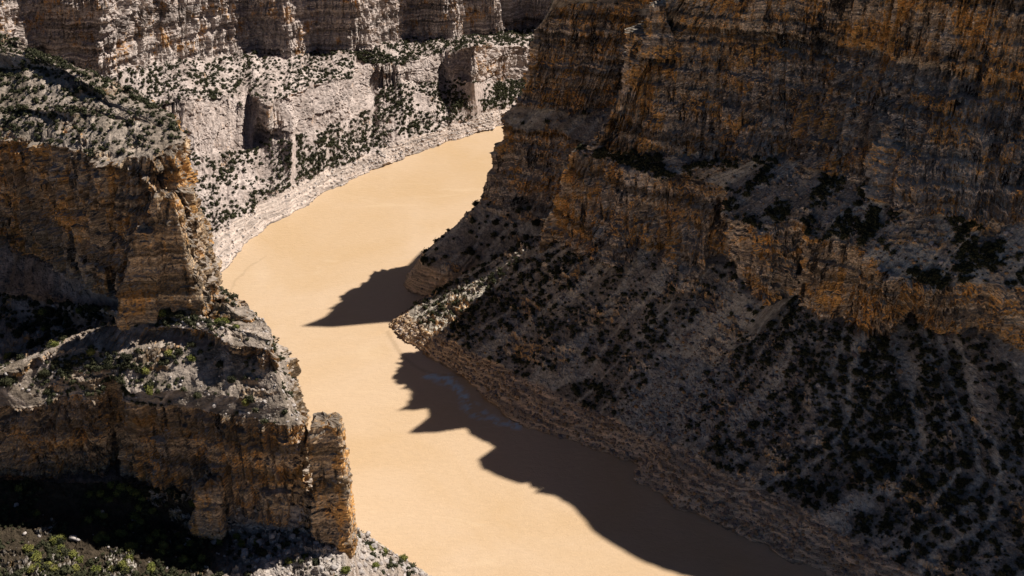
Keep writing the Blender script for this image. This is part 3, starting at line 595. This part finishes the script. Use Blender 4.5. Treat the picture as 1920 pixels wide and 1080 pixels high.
def bulk(name, protos, pos, rad, mat, seed, flat=(.8, 1.1), tones=None, sink=.12):
    r = np.random.RandomState(seed); VV, FF, TT = [], [], []; off = 0
    which = r.randint(len(protos), size=len(pos))
    for k, (pv, pf) in enumerate(protos):
        sel = np.where(which == k)[0]
        if not len(sel): continue
        pf = np.array(pf, np.int32); m = len(sel); a = r.rand(m) * 6.283; c, s_ = np.cos(a), np.sin(a)
        zs = r.uniform(flat[0], flat[1], m)
        x = pv[None, :, 0] * c[:, None] - pv[None, :, 1] * s_[:, None]; y = pv[None, :, 0] * s_[:, None] + pv[None, :, 1] * c[:, None]
        z = pv[None, :, 2] * zs[:, None] + 0 * x
        q = np.stack([x, y, z], -1) * rad[sel][:, None, None] + pos[sel][:, None, :]; q[..., 2] -= (rad[sel] * sink)[:, None]
        VV.append(q.reshape(-1, 3)); FF.append((pf[None] + (np.arange(m) * len(pv))[:, None, None] + off).reshape(-1, 3)); off += m * len(pv)
        if tones is not None: TT.append(np.repeat(tones[sel], len(pv)))
    at = None if tones is None else {'tone': np.concatenate(TT), 'byobj': np.zeros(off)}
    me = tri_mesh(name, np.concatenate(VV), np.concatenate(FF), mat, at)
    o = bpy.data.objects.new(name, me); C.objects.link(o); return o

# regions of shrubs: wall, count, radius, label and group
def streaks(G, px, py, W):      # bare chutes run down the talus
    c = vn(W['S'] / 11 + .9 * W['wx'], 0 * px + W['V'][:, None] * .35, 4.4); return sstep(.06, .26, np.abs(c + .15 * vn(G[..., 0] / 5, G[..., 1] / 5, G[..., 2] / 5)))
def d_wall(G, px, py, W):
    k = streaks(G, px, py, W)
    fan = sstep(0, 1, (py - (492 + np.abs(px - 1365) * 1.3)) / 40) * (py < 830) * (px < 1450) * (px > 1080) * ((px - 1365) * .9 + (py - 492) * .45 < 70)
    fan2 = ((px - 1000) * .7 + (py - 450) > 200)
    dn = 1 - .96 * fan
    dense = 1 + .9 * sstep(1300, 1750, px)
    return (k * .97 + .03) * dn * dense
SH_REG = [
 ('great_canyon_wall', 4700, .45, 1.65, d_wall, (1.9, 4.02), 'dark juniper shrub on the shaded talus under the great right wall', 'shrubs on the shaded talus', 1.7),
 ('great_canyon_wall', 4500, .45, 1.6, None, (4.9, 9.05), 'dark shrub on a ledge of the great shaded wall', 'shrubs on the ledges of the great wall', .3),
 ('middle_promontory_cliff', 500, .9, 2.3, None, (1.9, 6.9), 'dark shrub on the shaded slope behind the sunlit spur', 'shrubs behind the sunlit spur', .5),
 ('far_canyon_wall', 17000, .35, 1.4, None, (1.95, 5.6), 'small dark shrub dotting the bright slope of the far wall', 'shrubs on the bright far slope', .9),
 ('headland_cliff', 2200, .45, 1.3, None, (1.9, 5.9), 'green shrub on the sunlit top of the left headland', 'shrubs on the headland top', .9),
 ('lower_headland_cliff', 2200, .5, 1.5, lambda G, px, py, W: .25 + 1.5 * (1 - sstep(230, 420, px)) , (1.9, 7.0), 'shrub on the terraces above the lower left cliff', 'shrubs on the lower terraces', .6),
 ('near_talus_slope', 2600, .5, 1.6, lambda G, px, py, W: .3 + 1.6 * (px < 380), (.5, 5.0), 'green shrub on the nearest slope at the foot of the lower cliff', 'shrubs on the nearest slope', .6),
]
protos = [leafy(46, i, 1, .30) for i in range(5)]
bigp = [leafy(420, 20 + i, 1, .17, 2) for i in range(5)]
ALL = []
for ri, (wn, n, r0, r1, df_, (v0, v1), lab, grp, cl) in enumerate(SH_REG):
    p, r_ = scatter(wn, n, r0, r1, df_, seed=30 + ri, vmin=v0, vmax=v1, nzmin=.45, clump=cl)

    for a, b in zip(p, r_): ALL.append((a, b, ri))
print('shrubs', len(ALL), round(time.time() - T0, 1))
posA = np.array([a[0] for a in ALL]); radA = np.array([a[1] for a in ALL]); regA = np.array([a[2] for a in ALL])
bpy.context.view_layer.update(); dg = bpy.context.evaluated_depsgraph_get()
def pick(pos, rad, n, lift):
    px, py, d = proj(pos); size = rad / d * F
    ok = (px > 8) & (px < 1912) & (py > 8) & (py < 1072)
    order = [i for i in np.argsort(-size) if ok[i]]; out = []
    o = Vector((0, 0, H))
    for i in order:
        t = Vector(pos[i]) + Vector((0, 0, rad[i] * lift)); dv = t - o; L = dv.length
        hit, loc, *_ = SC.ray_cast(dg, o, dv.normalized(), distance=L - rad[i] * .8)
        if not hit: out.append(i)
        if len(out) >= n: break
    return out
pk = pick(posA, radA, 300, 1.1)
rest = np.setdiff1d(np.arange(len(ALL)), pk)
sage = (regA == 6) | (regA == 4)
bulk('shrubs', protos, posA[rest], radA[rest], M_jun, 5)['kind'] = 'stuff'
tag(bpy.data.objects['shrubs'], 'thousands of small dark juniper shrubs scattered over the canyon slopes', 'shrubs')
crowns = [tri_mesh('crown', v, f, M_jun) for v, f in bigp]; crowns_s = [tri_mesh('crown', v, f, M_sage) for v, f in bigp]
def trunk_mesh():
    import bmesh
    bm = bmesh.new()
    for k in range(3):
        a = k * 2.1; pts = [Vector((0, 0, -.25)), Vector((.08 * math.cos(a), .08 * math.sin(a), .15)), Vector((.3 * math.cos(a), .3 * math.sin(a), .6))]
        rings = []
        for j, p in enumerate(pts):
            rings.append([bm.verts.new(p + Vector((math.cos(b) * .07 * (1 - j * .3), math.sin(b) * .07 * (1 - j * .3), 0))) for b in (0, 1.26, 2.51, 3.77, 5.03)])
        for j in range(2):
            for b in range(5): bm.faces.new((rings[j][b], rings[j][(b + 1) % 5], rings[j + 1][(b + 1) % 5], rings[j + 1][b]))
    me = bpy.data.meshes.new('trunk'); bm.to_mesh(me); bm.free(); me.materials.append(M_bark); return me
tm = trunk_mesh(); rr_ = random.Random(3)
for i in pk:
    e = bpy.data.objects.new('juniper_shrub', None); C.objects.link(e); e.empty_display_size = .5
    e.location = tuple(posA[i] - np.array([0, 0, radA[i] * .12])); s_ = float(radA[i]); e.scale = (s_, s_ * rr_.uniform(.85, 1.15), s_ * rr_.uniform(.8, 1.1)); e.rotation_euler = (0, 0, rr_.random() * 6.28)
    tag(e, SH_REG[regA[i]][6], 'shrub', SH_REG[regA[i]][7])
    k = rr_.randrange(5); c_ = bpy.data.objects.new('crown', (crowns_s if (regA[i] == 6 and rr_.random() < .75) or (regA[i] in (4, 5) and rr_.random() < .25) else crowns)[k]); C.objects.link(c_); c_.parent = e
    t_ = bpy.data.objects.new('trunk', tm); C.objects.link(t_); t_.parent = e

# ------------------------------------------------------------------ boulders and scree
def stone(seed, sub):
    import bmesh
    r = random.Random(seed); bm = bmesh.new(); bmesh.ops.create_icosphere(bm, subdivisions=sub, radius=1)
    cuts = [(Vector((r.gauss(0, 1), r.gauss(0, 1), r.gauss(0, 1))).normalized(), r.uniform(.5, .8)) for _ in range(9)]
    for v in bm.verts:
        for n, d in cuts:
            t = v.co.dot(n) - d
            if t > 0: v.co -= n * t
        v.co.x *= 1.15; v.co.z *= .8; v.co.z += .3
        if sub > 1: v.co += v.co.normalized() * .05 * mnoise.noise(v.co * 5)
    Vv = np.array([tuple(v.co) for v in bm.verts], np.float32); Ff = [[v.index for v in f.verts] for f in bm.faces]; bm.free(); return Vv, Ff
sp1 = [stone(i, 1) for i in range(6)]; sp3 = [stone(40 + i, 3) for i in range(8)]
def d_fan(G, px, py, W):
    return sstep(0, 1, (py - (492 + np.abs(px - 1365) * 1.2)) / 40) * (py < 840) * (px < 1500) * (.3 + sstep(560, 780, py)) + .05
ST_REG = [
 ('great_canyon_wall', 3000, .25, 1.3, d_fan, (1.9, 4.02), False, 'loose boulder on the grey scree fan below the great wall', 'boulders on the scree fan'),
 ('great_canyon_wall', 9000, .15, 1.2, None, (1.0, 2.3), True, 'rounded boulder on the bare brown bank along the shaded river', 'boulders on the brown bank'),
 ('great_canyon_wall', 5000, .15, 1.1, None, (4.9, 6.1), False, 'pale boulder lying on the bushy ledge half way up the great wall', 'boulders on the middle ledge'),
 ('great_canyon_wall', 7000, .15, .9, None, (1.9, 4.02), False, 'pale stone among the shrubs on the shaded talus', 'stones on the shaded talus'),
 ('middle_promontory_cliff', 1500, .15, .9, None, (2.0, 7.0), False, 'stone on the shaded slope behind the sunlit spur', 'stones behind the sunlit spur'),
 ('middle_promontory_cliff', 500, .25, 1.3, None, (1.0, 3.0), True, 'boulder on the dark shore behind the sunlit spur', 'boulders on the dark shore'),
 ('far_canyon_wall', 2600, .3, 1.4, None, (1.0, 3.0), True, 'pale boulder on the bright bank of the far shore', 'boulders on the bright bank'),
 ('near_talus_slope', 2600, .25, 1.7, lambda G, px, py, W: (.05 + sstep(380, 560, px)), (.5, 4.5), False, 'pale broken block on the sunlit slope in front of the pinnacle', 'blocks on the nearest slope'),
 ('lower_headland_cliff', 1500, .25, 1.0, None, (1.9, 7.0), False, 'pale broken block on the terraces of the lower left cliff', 'blocks on the lower terraces'),
]
AL = []
for ri, (wn, n, r0, r1, df_, (v0, v1), bch, lab, grp) in enumerate(ST_REG):
    p, r_ = scatter(wn, n, r0, r1, df_, seed=70 + ri, vmin=v0, vmax=v1, nzmin=.4, beach=bch)
    r_ = r0 + (r_ - r0) * .55 + (r1 - r0) * .45 * ((r_ - r0) / (r1 - r0)) ** 6
    for a, b in zip(p, r_): AL.append((a, b, ri))
pS = np.array([a[0] for a in AL]); rS = np.array([a[1] for a in AL]); gS = np.array([a[2] for a in AL])
tn = np.random.RandomState(4).rand(len(AL)) ** 1.2 * .9
tn[np.isin(gS, (6, 7, 8))] = .75 + .25 * np.random.RandomState(4).rand(np.isin(gS, (6, 7, 8)).sum())
tn[np.isin(gS, (2, 3, 4))] = .3 + .7 * tn[np.isin(gS, (2, 3, 4))]
tn[gS == 1] = .3 + .5 * tn[gS == 1]
pk2 = pick(pS, rS, 220, .5); rest = np.setdiff1d(np.arange(len(AL)), pk2)
o = bulk('loose_stones', sp1, pS[rest], rS[rest], M_stone, 6, tones=tn[rest], sink=.25); tag(o, 'loose stones and scree strewn along the banks and slopes', 'stones', kind='stuff')
bmesh_ = {}
for i in pk2:
    k = rr_.randrange(8); key = (k, int(tn[i] * 5))
    if key not in bmesh_:
        me = tri_mesh('boulder', sp3[k][0], sp3[k][1], M_stone, {'tone': np.full(len(sp3[k][0]), tn[i]), 'byobj': np.zeros(len(sp3[k][0]))}); bmesh_[key] = me
    e = bpy.data.objects.new('boulder', bmesh_[key]); C.objects.link(e); s_ = float(rS[i])
    e.location = tuple(pS[i] - np.array([0, 0, s_ * .25])); e.scale = (s_ * rr_.uniform(.8, 1.2), s_ * rr_.uniform(.8, 1.2), s_ * rr_.uniform(.8, 1.2)); e.rotation_euler = (rr_.uniform(-.3, .3), rr_.uniform(-.3, .3), rr_.random() * 6.28)
    tag(e, ST_REG[gS[i]][7], 'boulder', ST_REG[gS[i]][8])
print('script', round(time.time() - T0, 1))
